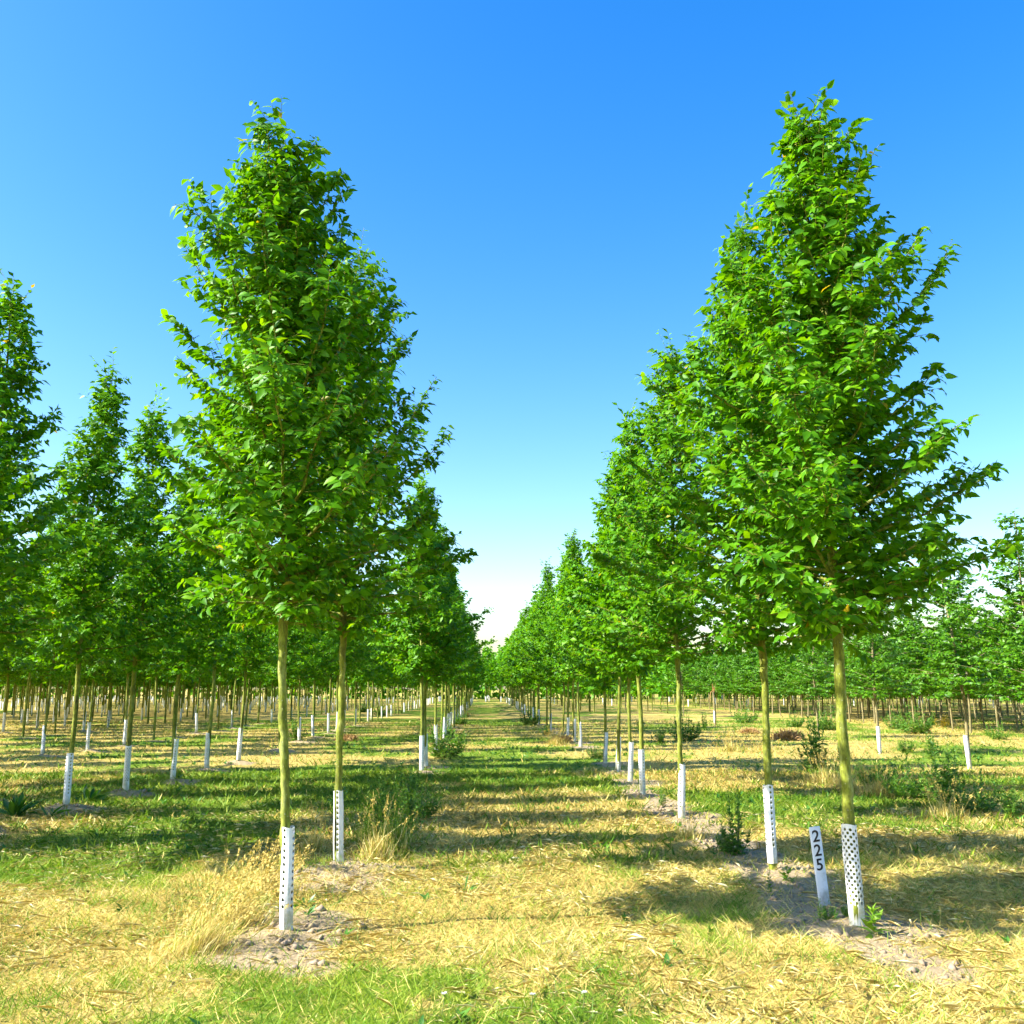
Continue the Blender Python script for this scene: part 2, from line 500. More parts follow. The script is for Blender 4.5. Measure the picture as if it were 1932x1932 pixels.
tag(obj('dry_grass', mesh_np('dry_grass', v, tt, [M_dry], {'rnd': a})), 'short straw yellow dried grass covering the ground', 'grass', kind='stuff')
v, tt, a = join(grn_parts)
tag(obj('green_grass', mesh_np('green_grass', v, tt, [M_green], {'rnd': a})), 'short green grass growing in patches among the straw', 'grass', kind='stuff')

# cut straw lying about
n = 34000
x, y = frustum_pts(n, 3.9, 13)
cl = fbm(x * 1.1 + 8, y * 1.1 + 66, 4)
keep = rng.random(n) < sstep(.40, .66, cl) * (1 - .8 * sstep(.5, .75, soil_mask(x, y)))
x, y = x[keep], y[keep]; n = len(x)
a = rng.random(n) * 2 * math.pi
P = np.stack([x, y, height(x, y) + .012 + .03 * rng.random(n)], -1)
D = np.stack([np.cos(a), np.sin(a), rng.normal(0, .16, n)], -1)
N = np.stack([rng.normal(0, .5, n), rng.normal(0, .5, n), np.ones(n)], -1)
Ls = .05 + .15 * rng.random(n) ** 2
v, tt, at_ = leaves_mesh(P, D, N, Ls, rng.random(n), 'tri', (.0028 + .0004 * y) / Ls * .9)
tag(obj('cut_straw', mesh_np('cut_straw', v, tt, [M_straw], {'rnd': at_})), 'loose pale cut straw lying on the grass', 'straw', kind='stuff')

# low broad leaves (plantain, dandelion) as ground cover
n0 = 2600
x, y = frustum_pts(n0, 4.0, 30)
keep = rng.random(n0) < sstep(.25, .8, green_mask(x, y)) * .8 + .12
x, y = x[keep], y[keep]
PP = []; DD = []; LL = []; RR = []
for xi, yi in zip(x, y):
    k = rng.integers(4, 10)
    az = rng.random(k) * 2 * math.pi
    el = .15 + rng.random(k) * .9
    PP.append(np.tile([xi, yi, 0], (k, 1))); DD.append(np.stack([np.cos(az) * np.cos(el), np.sin(az) * np.cos(el), np.sin(el)], -1))
    LL.append((.03 + .065 * rng.random(k)) * (1 + .012 * yi)); RR.append(rng.random(k))
P = np.concatenate(PP); P[:, 2] = height(P[:, 0], P[:, 1])
D = np.concatenate(DD); N = np.tile([0, 0, 1.0], (len(P), 1)) + rng.normal(0, .15, (len(P), 3))
v, tt, at_ = leaves_mesh(P, D, N, np.concatenate(LL), np.concatenate(RR), 'mid', .75)
tag(obj('broadleaf_weeds', mesh_np('broadleaf_weeds', v, tt, [M_broad], {'rnd': at_})), 'low broad green weed leaves scattered through the grass', 'ground cover', kind='stuff')

# soil clods
clod_v = np.array([[0, 0, 1], [1, 0, 0], [0, 1, 0], [-1, 0, 0], [0, -1, 0], [0, 0, -1.]])
clod_t = np.array([[0, 1, 2], [0, 2, 3], [0, 3, 4], [0, 4, 1], [5, 2, 1], [5, 3, 2], [5, 4, 3], [5, 1, 4]])
n = 60000
x, y = frustum_pts(n, 4, 16)
keep = rng.random(n) < sstep(.45, .8, soil_mask(x, y)) * .5
x, y = x[keep], y[keep]; n = len(x)
sz = .004 + .04 * rng.random(n) ** 5
V = clod_v[None] * sz[:, None, None] * (.6 + .8 * rng.random((n, 6, 1)))
V[:, :, 2] *= .7
V = V + np.stack([x, y, height(x, y) + .15 * sz], -1)[:, None, :]
T = (clod_t[None] + (np.arange(n) * 6)[:, None, None]).reshape(-1, 3)
tag(obj('soil_clods', mesh_np('soil_clods', V.reshape(-1, 3), T, [M_clod])), 'crumbs and small clods of sandy soil around the tree bases', 'soil', kind='stuff')

# ------------------------------------------------------------------ trees
def at_line(pts, z):
    return np.array([np.interp(z, pts[:, 2], pts[:, 0]), np.interp(z, pts[:, 2], pts[:, 1]), z])

def gen_tree(seed, H, C, prof, nb, leaf, quality, r0=.033, ang=(92, 24), layered=False, wig=.05, twigs=True, step=.034, fill=1.0, lean=(0, 0)):
    """returns (trunk mesh arrays, leaf arrays). prof: list of (z, radius)"""
    g = np.random.default_rng(seed)
    pz = np.array([p[0] for p in prof]); pr = np.array([p[1] for p in prof])
    ph = g.random(6) * 6.28
    def rad(z, az):
        lob = 1 + .13 * math.sin(2 * az + ph[0] + 1.3 * z) + .10 * math.sin(3 * az + ph[1] - 2.1 * z) + .09 * math.sin(5.2 * z + ph[2] + az)
        return float(np.interp(z, pz, pr)) * lob
    # leader
    nz = 16
    zz = np.linspace(0, H - .12, nz)
    w1 = g.normal(0, wig, (5, 2)); w1[0] = 0; w1[1] *= .4
    wx = np.interp(zz, np.linspace(0, H, 5), w1[:, 0]); wy = np.interp(zz, np.linspace(0, H, 5), w1[:, 1])
    low = sstep(0, C, zz)
    wx = wx + .010 * np.sin(zz * 4.1 + ph[3]) * low + lean[0] * zz; wy = wy + .010 * np.sin(zz * 3.3 + ph[4]) * low + lean[1] * zz
    lead = np.stack([wx, wy, zz], -1)
    rr = np.where(zz < C, r0 * (1.12 - .17 * zz / C), r0 * .95 * np.clip(1 - (zz - C) / (H - C), 0, 1) ** .9 + .004)
    rr[0] *= 1.08
    wood = Acc()
    zf = np.linspace(0, H - .12, 90 if quality == 'hi' else 20)
    lf = np.stack([np.interp(zf, zz, lead[:, k]) for k in range(3)], -1)
    rf = np.interp(zf, zz, rr)
    if quality == 'hi':
        rf = rf * (1 + .05 * np.sin(zf * 9 + ph[5]) * (zf < C)) * (1 + .035 * g.normal(0, 1, len(rf)))
        lf[2:-2, :2] += g.normal(0, .0035, (len(lf) - 4, 2))
    k0 = len(wood.v)
    wood.tube(lf, rf, 14 if quality == 'hi' else 7)
    if quality == 'hi':        # pruning scars: swollen knots on the clear stem
        tv = wood.v[k0]
        for q in range(9):
            zk = g.uniform(.75, C - .05); ak = g.random() * 6.28
            cpt = at_line(lf, zk) + np.array([math.cos(ak), math.sin(ak), 0]) * r0
            w_k = np.exp(-((tv - cpt) ** 2).sum(1) / .0009)
            tv += (w_k * .009)[:, None] * np.array([math.cos(ak), math.sin(ak), 0])
    def at(z):
        return np.array([np.interp(z, zz, lead[:, k]) for k in range(3)])
    P = []; D = []; N = []; L = []
    def leafline(a, b, n, az_out, droop):
        if n < 1: return
        f = (np.arange(n) + g.random(n) * .8) / n
        p = a[None] + (b - a)[None] * f[:, None]
        d = unit((b - a)[None])[0]
        side = unit(np.cross(d, [0, 0, 1.])[None])[0]
        sgn = np.where(np.arange(n) % 2 == 0, 1, -1)
        dd = d[None] * .55 + sgn[:, None] * side[None] * .75 + g.normal(0, .28, (n, 3))
        dd[:, 2] -= droop * (.7 + 1.1 * g.random(n))
        nn = np.array([0, 0, 1.])[None] * .65 + np.array([math.cos(az_out), math.sin(az_out), 0])[None] * .65 + g.normal(0, .38, (n, 3))
        P.append(p); D.append(dd); N.append(nn); L.append(leaf * (.5 + .75 * g.random(n)))
    az = g.random() * 6.28
    for i in range(nb):
        f = (i + .5) / nb
        z0 = C - .02 + (H - C - .25) * (f ** 1.12)
        az += 2.39996 + g.normal(0, .35)
        rel = (z0 - C) / (H - C)
        th = R(ang[0] + (ang[1] - ang[0]) * max(rel, 0) ** .5 + g.normal(0, 5))
        k = g.choice([.55, .75, .9, 1.0, 1.04, 1.22], p=[.1, .15, .25, .25, .17, .08])
        Lb = .5
        for _ in range(6):
            Lb = .5 * Lb + .5 * rad(min(z0 + Lb * math.cos(th), H - .02), az) / max(math.sin(th), .2)
        Lb = max(.16, Lb * k * (1 if not layered else g.uniform(.8, 1.1)))
        if z0 + Lb * math.cos(th) > H + .05:
            Lb = max(.12, (H + .05 - z0) / math.cos(th))
        out = np.array([math.cos(az), math.sin(az), 0])
        side = np.array([-math.sin(az), math.cos(az), 0])
        m = 7
        s = np.linspace(0, 1, m)
        bend = g.normal(0, .10)
        if layered:
            zc = Lb * (math.cos(th) * s - .10 * s ** 2)
            rc = Lb * math.sin(th) * s
        else:
            zc = Lb * (math.cos(th) * (s * .75 + .25 * s ** 2))
            rc = Lb * math.sin(th) * (s * 1.22 - .22 * s ** 2)
        pts = at(z0)[None] + rc[:, None] * out + zc[:, None] * np.array([0, 0, 1.]) + (bend * Lb * s ** 2)[:, None] * side
        pts[1:-1] += g.normal(0, .012, (m - 2, 3))
        rb = max(.004, .016 * (1 - rel) * min(1, Lb / .9) + .004) * (.6 if layered else .85)
        wood.tube(pts, rb * (1 - .82 * s), 5 if quality == 'hi' else 3)
        seg = lambda q: np.array([np.interp(q, s, pts[:, c]) for c in range(3)])
        # leaves along the outer limb
        q0 = .18
        nl = int(Lb * (1 - q0) / step * fill)
        half = max(1, nl // 2)
        leafline(seg(q0), seg(.65), half, az, .35)
        leafline(seg(.65), seg(1.0), nl - half + 2, az, .25)
        # twigs
        nt_ = int(Lb / .062 * fill)
        for q in np.sort(g.random(nt_)) * .90 + .06:
            sg = 1 if g.random() < .5 else -1
            lt = (.12 + .26 * g.random()) * (1.12 - .6 * q) * min(1, .45 + Lb)
            if layered:
                td = out * .55 + side * sg * .9 + np.array([0, 0, .08 + g.normal(0, .12)])
            else:
                td = out * .45 + side * sg * (.35 + .6 * g.random()) + np.array([0, 0, .30 + g.normal(0, .35)])
            td = td / np.linalg.norm(td)
            a = seg(q); b = a + td * lt
            if twigs:
                mid = (a + b) / 2 + np.array([0, 0, .015])
                wood.tube(np.stack([a, mid, b]), [.0032, .0025, .0014], 3)
            leafline(a + (b - a) * .12, b, max(2, int(lt / step * fill)), az, .32 if not layered else .16)
    # short shoots on the leader fill the heart of the crown
    if quality in ('hi', 'mid') and not layered:
        for i in range(90 if quality == 'hi' else 50):
            z0 = C - .06 + (H - C - .5) * g.random() ** 1.3
            az = g.random() * 6.28
            a = at(z0); lt = g.uniform(.16, .46)
            d = np.array([math.cos(az), math.sin(az), g.normal(.1, .35)]); d /= np.linalg.norm(d)
            b = a + d * lt
            wood.tube(np.stack([a, (a + b) / 2 + g.normal(0, .01, 3), b]), [.004, .003, .0014], 3)
            leafline(a + (b - a) * .3, b, int(lt / step), az, .45)
    # leader tip shoots
    for i in range(5 if not layered else 2):
        a = at(H - .45 + .08 * i)
        d = np.array([g.normal(0, .32), g.normal(0, .32), 1.0]); d /= np.linalg.norm(d)
        b = a + d * g.uniform(.28, .55)
        wood.tube(np.stack([a, (a + b) / 2 + g.normal(0, .01, 3), b]), [.004, .003, .0015], 3)
        leafline(a, b, int(np.linalg.norm(b - a) / (step * 1.35)), g.random() * 6.28, .1)
    P = np.concatenate(P); D = np.concatenate(D); N = np.concatenate(N); L = np.concatenate(L)
    rn = np.clip(g.beta(2.2, 2.4, len(P)) * .93, 0, .93)
    rn[g.random(len(P)) < .003] = 1.0
    return wood, (P, D, N, L, rn)

def tree_meshes(name, wood, lv, quality, bark, leafm):
    tm = mesh_np(name + '_trunk', wood.verts(), wood.faces(), [bark], smooth=True)
    V, T, A = leaves_mesh(*lv, quality, 1.0)
    cm = mesh_np(name + '_crown', V, T, [leafm], {'rnd': A})
    return tm, cm

profL = [(2.05, .30), (2.2, .70), (2.5, .94), (2.9, 1.06), (3.4, 1.08), (4.0, .98), (4.4, .80), (4.8, .62), (5.2, .46), (5.55, .30), (5.8, .19), (5.9, .10)]
profR = [(1.95, .34), (2.1, .80), (2.4, 1.08), (2.8, 1.16), (3.4, 1.12), (4.1, .94), (4.7, .70), (5.2, .45), (5.6, .28), (6.0, .16), (6.3, .07)]
profM = [(1.98, .34), (2.1, .78), (2.35, 1.04), (2.75, 1.14), (3.2, 1.08), (3.8, .90), (4.4, .66), (4.8, .47), (5.2, .33), (5.6, .24), (6.0, .16), (6.3, .07)]
def sc_prof(p, k, kr=1.0):
    return [(z * k, r * kr) for z, r in p]

hero = []
for sd_, H, C, pf, nb, r0_ in [(3, 5.78, 2.10, sc_prof(profL, 1, .97), 110, .029), (8, 5.75, 2.10, profL, 96, .030), (21, 6.1, 1.98, sc_prof(profR, .985, 1.0), 122, .0355), (34, 6.2, 2.0, profR, 106, .032), (47, 6.2, 2.0, profR, 96, .031)]:
    w, lv = gen_tree(sd_, H, C, pf, nb, .086, 'hi', step=.026, wig=.035, fill=1.14, r0=r0_)
    print('leaves', len(lv[0]))
    hero.append(tree_meshes('near_tree', w, lv, 'hi' if sd_ in (3, 21) else 'mid', M_bark, M_leaf))
mids = []
for q, (sd_, k, kr) in enumerate([(101, 1.0, 1.02), (102, .96, 1.08), (103, 1.03, .98), (104, .93, 1.0), (105, 1.0, 1.12)]):
    pf = sc_prof(profM, k, kr)
    w, lv = gen_tree(sd_, pf[-1][0], pf[0][0], pf, 96, .108, 'mid', step=.029, twigs=False, wig=.05)
    mids.append(tree_meshes('row_tree', w, lv, 'mid', M_bark, M_leaf))
lows = []
low_raw = []
for q, (sd_, k, kr) in enumerate([(201, 1.0, 1.05), (202, .95, 1.1), (203, 1.03, 1.0), (204, .98, 1.12)]):
    pf = sc_prof(profM, k, kr)
    w, lv = gen_tree(sd_, pf[-1][0], pf[0][0], pf, 66, .18, 'low', step=.058, twigs=False, wig=.05, r0=.040)
    lows.append(tree_meshes('far_tree', w, lv, 'low', M_bark, M_leaf))
# layered, lower-branched kind on the right
profB = [(1.35, .25), (1.6, .85), (2.1, 1.25), (2.8, 1.2), (3.5, .9), (4.1, .6), (4.6, .38), (5.0, .15)]
layer = []
for sd_, kr in [(301, 1.0), (302, 1.1)]:
    w, lv = gen_tree(sd_, 5.0, 1.4, sc_prof(profB, 1.0, kr), 74, .10, 'mid', step=.034, twigs=False, layered=True, ang=(84, 46), wig=.06, fill=1.0)
    layer.append(tree_meshes('layered_tree', w, lv, 'mid', M_barkB, M_leafB))
layer_low = []
for sd_, kr in [(311, 1.0), (312, 1.1), (313, .95)]:
    w, lv = gen_tree(sd_, 4.6, 1.35, sc_prof(profB, .92, kr), 64, .15, 'low', step=.05, twigs=False, layered=True, ang=(80, 40), wig=.06, r0=.036)
    layer_low.append(tree_meshes('layered_far_tree', w, lv, 'low', M_barkB, M_leafB))

# ------------------------------------------------------------------ trunk guards
def guard_mesh(pattern, r=.044, h=.66, slit=False):
    if pattern == 'dense': nc, ch = 16, .0235
    else: nc, ch = 12, .044
    nr = int(h / ch)
    A = Acc()
    oct_ = [(-1, -1), (0, -1), (1, -1), (1, 0), (1, 1), (0, 1), (-1, 1), (-1, 0)]
    ang = [math.atan2(b, a) for a, b in oct_]
    def pt(cu, cz, rad):
        # interpolate along the polygon's chord
        c0 = math.floor(cu); f = cu - c0
        a0 = c0 / nc * 2 * math.pi; a1 = (c0 + 1) / nc * 2 * math.pi
        return ((math.cos(a0) * (1 - f) + math.cos(a1) * f) * rad, (math.sin(a0) * (1 - f) + math.sin(a1) * f) * rad, cz)
    th = .0022
    for c in range(nc):
        if slit and c in (0,): continue
        for k in range(nr):
            z0, z1 = k * ch, (k + 1) * ch
            low = z0 < .13
            if pattern == 'dense': hole = (c + k) % 2 == 0 and not low and k < nr - 1
            elif pattern == 'columns': hole = c % 3 == 1 and not low
            else: hole = c % 2 == 1 and not low
            if not hole:
                for rad, flip in ((r, 0), (r - th, 1)):
                    v = [pt(c, z0, rad), pt(c + .9999, z0, rad), pt(c + .9999, z1, rad), pt(c, z1, rad)]
                    A.add(v, quads=[[0, 1, 2, 3]] if not flip else [[3, 2, 1, 0]])
                continue
            cu, cz = c + .5, (z0 + z1) / 2
            cellw = 2 * math.pi * r / nc
            hr = min(.0125, cellw * .47, ch * .44)
            if pattern == 'dense': hr = min(cellw * .50, ch * .50)
            outer = [(cu + a * .4999, cz + b * ch / 2) for a, b in oct_]
            inner = [(cu + math.cos(t_) * hr / cellw, cz + math.sin(t_) * hr) for t_ in ang]
            vo = [pt(a, b, r) for a, b in outer]; vi = [pt(a, b, r) for a, b in inner]
            wo_ = [pt(a, b, r - th) for a, b in outer]; wi = [pt(a, b, r - th) for a, b in inner]
            q = []
            for e in range(8):
                f = (e + 1) % 8
                q.append([e, f, 8 + f, 8 + e]); q.append([16 + f, 16 + e, 24 + e, 24 + f]); q.append([8 + e, 8 + f, 24 + f, 24 + e])
            A.add(vo + vi + wo_ + wi, quads=q)
    # rim
    for c in range(nc):
        if slit and c == 0: continue
        for z in (0, nr * ch):
            A.add([pt(c, z, r), pt(c + .9999, z, r), pt(c + .9999, z, r - th), pt(c, z, r - th)], quads=[[0, 1, 2, 3]])
    V = A.verts()
    # bent and dented by hand
    za = V[:, 2]; an = np.arctan2(V[:, 1], V[:, 0])
    f = 1 + .05 * np.cos(2 * an + 5 * za) + .02 * np.sin(3 * an - 11 * za)
    V[:, :2] *= f[:, None]
    V[:, 0] += .006 * np.sin(za * 6 + 1)
    V[:, 2] += .006 * np.sin(an * 2 + .5) * (za > h * .6)
    return mesh_np('tree_guard', V, A.faces(), [M_guard])

guards = {'columns': guard_mesh('columns'), 'columns_slit': guard_mesh('columns', slit=True), 'dense': guard_mesh('dense', r=.046, h=.68), 'dense_wide': guard_mesh('dense', r=.0505, h=.68), 'rows': guard_mesh('rows')}
def simple_guard():
    A = Acc(); A.tube([(0, 0, 0), (0, 0, .64)], .046, 8)
    return mesh_np('tree_guard_far', A.verts(), A.faces(), [M_guard])
guard_far = simple_guard()

ORD = ['nearest', 'second', 'third', 'fourth', 'fifth', 'sixth', 'seventh', 'eighth', 'ninth', 'tenth', 'eleventh', 'twelfth', 'thirteenth', 'fourteenth', 'fifteenth', 'sixteenth', 'seventeenth', 'eighteenth', 'nineteenth', 'twentieth',
       'twenty-first', 'twenty-second', 'twenty-third', 'twenty-fourth', 'twenty-fifth', 'twenty-sixth', 'twenty-seventh', 'twenty-eighth', 'twenty-ninth', 'thirtieth']
ROWNAME = {'L1': 'row along the left path edge', 'R1': 'row along the right path edge',
           'L2': 'second row left of the path', 'L3': 'third row left of the path', 'L4': 'fourth row left of the path'}
FARLAB = {'L1': 'slim green tree far down the left edge of the grass path', 'R1': 'slim green tree far down the right edge of the grass path',
          'L2': 'slim tree far back in the second row left of the path', 'L3': 'slim shaded tree deep in the third row left of the path',
          'L4': 'slim shaded tree in the fourth row left of the path'}
HEROL = {('L1', 0): 'tall conical leafy tree at left front, white guard with single columns of holes', ('L1', 1): 'leafy tree just behind the left front tree, guard leaning in churned soil',
         ('R1', 0): 'tallest conical tree at right front beside the numbered white stake', ('R1', 1): 'dense green tree right behind the right front tree, next along the path'}
FARD = 92
tree_rng = random.Random(9)
hero_for = {('L1', 0): 0, ('L1', 1): 1, ('R1', 0): 2, ('R1', 1): 3, ('R1', 2): 4}
far_stuff = []
n_ind = 0

def place_tree(meshes, name, x, y, rz, s, tilt=(0, 0)):
    e = bpy.data.objects.new(name, None); col.objects.link(e)
    e.empty_display_size = .3
    e.location = (x, y, hz(x, y) - .02); e.rotation_euler = (Matrix.Rotation(tilt[0], 3, 'X') @ Matrix.Rotation(tilt[1], 3, 'Y') @ Matrix.Rotation(rz, 3, 'Z')).to_euler(); e.scale = (s, s, s)
    obj('trunk', meshes[0], e)
    tag(obj('crown', meshes[1], e), kind='stuff')
    return e

def visible(x, y, m=1.6):
    f = x * math.sin(-YAW) + y * math.cos(YAW)
    l = x * math.cos(YAW) - y * math.sin(-YAW)
    return abs(l) - m < f * 966 / 1800

shown = {}
for rk, pts in rows.items():
    idx = 0
    for i_, (x, y) in enumerate(pts):
        key = (rk, i_)
        vis = visible(x, y, .1)
        if vis: shown[rk] = shown.get(rk, 0) + 1
        num = shown.get(rk, 0)
        if y > FARD or (rk not in FARLAB and y > 70):
            if visible(x, y, 1.2): far_stuff.append((x, y, tree_rng.random() * 6.28, tree_rng.uniform(.9, 1.05), 'A'))
            continue
        s = tree_rng.uniform(.88, 1.05); rz = tree_rng.random() * 6.28
        if key in hero_for:
            ms = hero[hero_for[key]]; s = 1.0
            rz = {('L1', 0): .5, ('L1', 1): 2.2, ('R1', 0): 1.2, ('R1', 1): 3.9, ('R1', 2): .3}[key]
        elif y < 40:
            ms = mids[tree_rng.randrange(5)]
        else:
            ms = lows[tree_rng.randrange(4)]
        tl = (tree_rng.uniform(-.02, .02), tree_rng.uniform(-.02, .02)) if key not in hero_for else ((0, -.045) if key == ('L1', 0) else (0, 0))
        e = place_tree(ms, 'nursery_tree', x, y, rz, s, tl)
        n_ind += 1
        if key in HEROL: lab, grp = HEROL[key], None
        elif key == ('L2', 1): lab, grp = 'tall tree crown at the left photo edge, its trunk out of view', None
        elif not vis: lab, grp = 'slim leafy tree of the rows cut off by the left edge', 'trees past the left edge'
        elif rk in FARLAB and num <= 24:
            lab, grp = '%s leafy tree from the camera in the %s' % (ORD[num - 1], ROWNAME[rk]), ROWNAME[rk]
        elif rk in FARLAB: lab, grp = FARLAB[rk], 'far trees, ' + ROWNAME[rk]
        else: lab, grp = 'thin shaded tree standing deep in the dense plantation at far left', 'plantation trees at far left'
        tag(e, lab, 'tree', grp)
        # guard
        if tree_rng.random() < (1.0 if y < 24 else .72):
            gk = 'columns'
            if key in hero_for: gk = {('L1', 0): 'columns', ('L1', 1): 'columns_slit', ('R1', 0): 'dense_wide', ('R1', 1): 'columns', ('R1', 2): 'columns'}[key]
            elif y < 45: gk = tree_rng.choice(['columns', 'columns_slit', 'dense', 'rows'])
            me = guards[gk] if y < 45 else guard_far
            go = obj('tree_guard', me, None, (x, y, hz(x, y) - .01), {('L1', 0): 3.5, ('L1', 1): 3.9, ('R1', 0): .4, ('R1', 1): 4.1, ('R1', 2): 3.3}.get(key, tree_rng.random() * 6.28))
            tw = [tree_rng.uniform(-.03, .03), tree_rng.uniform(-.03, .03)]
            if key == ('L1', 0): tw = [0, .005]; go.location.x += .002
            if key == ('L1', 1): tw = [0, -.055]; go.location.x += .014
            if key == ('R1', 0): tw = [0, -.012]
            if key == ('R1', 1): tw = [0, -.02]; go.location.z += .06
            go.rotation_euler = (Matrix.Rotation(tl[0] + tw[0], 3, 'X') @ Matrix.Rotation(tl[1] + tw[1], 3, 'Y') @ Matrix.Rotation(go.rotation_euler[2], 3, 'Z')).to_euler()
            GH = {('L1', 0): 'white guard with two rows of holes around the left front trunk', ('L1', 1): 'leaning white guard with a slit around the trunk behind the left front tree',
                  ('R1', 0): 'white guard full of staggered holes with greenish stains beside the numbered stake', ('R1', 1): 'white guard around the trunk behind the numbered stake'}
            if key in GH: gl, gg = GH[key], None
            elif not vis: gl, gg = 'white trunk guard cut off by the left edge', 'guards past the left edge'
            elif rk in FARLAB and num <= 24:
                gl, gg = 'white guard on the %s tree in the %s' % (ORD[num - 1], ROWNAME[rk]), 'guards in the ' + ROWNAME[rk]
            elif rk in FARLAB: gl, gg = 'small white guard on a ' + FARLAB[rk].replace('slim ', '').replace('green ', '').replace('shaded ', '').replace('the grass path', 'the path'), 'far guards, ' + ROWNAME[rk]
            else: gl, gg = 'tiny white guard deep in the dense plantation at far left', 'plantation guards at far left'
            tag(go, gl, 'tree guard', gg)

# sparse row beyond the weeds on the right, layered crowns
R2 = [((1966, 1474), .98, 0), ((1830, 1452), 1.06, 1), ((1660, 1422), .98, 0), ((1545, 1392), .9, 1), ((1290, 1352), .95, 0), ((1180, 1341), 1.0, 1)]
R2L = ['layered tree cut off by the right edge of the photo', 'layered tree with crooked trunk and white guard at far right', 'layered tree with white guard behind the right front trunk',
       'layered tree seen between the two right front trunks', 'layered dark tree rising behind the fourth trunk', 'small layered tree far off to the right of the path']
for (p, s, v_), lb in zip(R2, R2L):
    x, y = ground_pt(*p)
    e = place_tree(layer[v_], 'layered_tree', x, y, tree_rng.random() * 6.28, s, (0, -.05 if p[0] == 1830 else 0))
    tag(e, lb, 'tree', 'sparse layered trees right of the weeds')
    if p[0] in (1830, 1660):
        go = obj('tree_guard', guards['dense'], None, (x, y, hz(x, y) - .01), 1.0)
        go.rotation_euler = (Matrix.Rotation(-.05 if p[0] == 1830 else 0, 3, 'Y') @ Matrix.Rotation(1.0, 3, 'Z')).to_euler()
        tag(go, 'white guard on the crooked layered tree at far right' if p[0] == 1830 else 'white guard on the layered tree behind the right front trunk', 'tree guard')
# nursery block of younger trees on the right
blk = random.Random(31)
nB = 0
for k in range(12):
    X0 = 17.6 + 2.7 * k
    y = max(26.0, 1.72 * X0 - 5)
    while y < 108:
        x = X0 + blk.uniform(-.2, .2); yj = y + blk.uniform(-.25, .25)
        y += 1.75
        if blk.random() < .10 or not visible(x, yj, 1.5): continue
        if yj < 80 and X0 < 40:
            nB += 1
            e = place_tree(layer_low[blk.randrange(3)], 'young_tree', x, yj, blk.random() * 6.28, blk.uniform(.85, 1.08), (blk.uniform(-.03, .03), blk.uniform(-.03, .03)))
            tag(e, 'thin stemmed young tree in the dense block right of the weedy field', 'tree', 'young trees in the block at right')
        else:
            far_stuff.append((x, yj, blk.random() * 6.28, blk.uniform(.85, 1.05), 'B'))
# rows on the strip right of the path, farther on, and beyond the cross lane
for X0 in (7.0, 11.5):
    y = 62.0
    while y < 108:
        far_stuff.append((X0 + blk.uniform(-.2, .2), y, blk.random() * 6.28, blk.uniform(.85, 1.0), 'B')); y += 2.4
for y in (112, 114.5, 117, 121, 126, 132):
    x = -70
    while x < 75:
        far_stuff.append((x + blk.uniform(-.4, .4), y + blk.uniform(-.5, .5), blk.random() * 6.28, blk.uniform(.85, 1.1), 'A' if x < 4 else 'B')); x += 1.9

# one mass for the farthest trees
def far_mass():
    res = {}
    for kind, variants in (('A', [(401, profM, False), (402, profR, False)]), ('B', [(403, sc_prof(profB, .95), True), (404, sc_prof(profB, .9, 1.1), True)])):
        lst = []
        for sd_, pf, lay in variants:
            w, lv = gen_tree(sd_, pf[-1][0], pf[0][0], pf, 24, .42, 'low', step=.33, twigs=False, fill=.34, layered=lay, ang=(80, 40) if lay else (70, 24), r0=.045)
            V, T, A_ = leaves_mesh(*lv, 'low', 1.0)
            tr = Acc(); z = np.linspace(0, pf[0][0] + 1.2, 3); tr.tube(np.stack([z * 0, z * 0, z], -1), np.linspace(.045, .03, 3), 4)
            gd = Acc(); gd.tube([(0, 0, 0), (0, 0, .62)], .062, 6)
            lst.append((V, T, A_, tr.verts(), tr.faces()[0], gd.verts(), gd.faces()[0]))
        res[kind] = lst
    LV = []; LT = []; LA = []; nl = 0
    TV = []; TQ = []; ntv = 0; TM = []
    r = random.Random(3)
    for x, y, rz, s, kind in far_stuff:
        V, T, A_, tv, tq, gv, gq = res[kind][r.randrange(2)]
        c, s_ = math.cos(rz) * s, math.sin(rz) * s
        M = np.array([[c, -s_, 0], [s_, c, 0], [0, 0, s]])
        o = np.array([x, y, 0.0])
        LV.append(V @ M.T + o); LT.append(T + nl); LA.append(A_); nl += len(V)
        TV.append(tv @ M.T + o); TQ.append(tq + ntv); ntv += len(tv); TM.append(np.zeros(len(tq)))
        if (kind == 'A' and r.random() < .7) or (kind == 'B' and r.random() < .15):
            TV.append(gv + o); TQ.append(gq + ntv); ntv += len(gv); TM.append(np.ones(len(gq)))
    V = np.concatenate(LV + TV); nn = nl
    T = np.concatenate(LT); Q = np.concatenate(TQ) + nn
    mi = np.concatenate([np.zeros(len(T)), np.concatenate(TM) + 1])
    A_ = np.concatenate([np.concatenate(LA), np.zeros(ntv)])
    me = mesh_np('distant_plantation', V, [T, Q], [M_leaf, M_bark, M_guard], {'rnd': A_}, matidx=mi)
    tag(obj('distant_plantation', me), 'distant rows of plantation trees merging into one green mass', 'trees', kind='stuff')
far_mass()

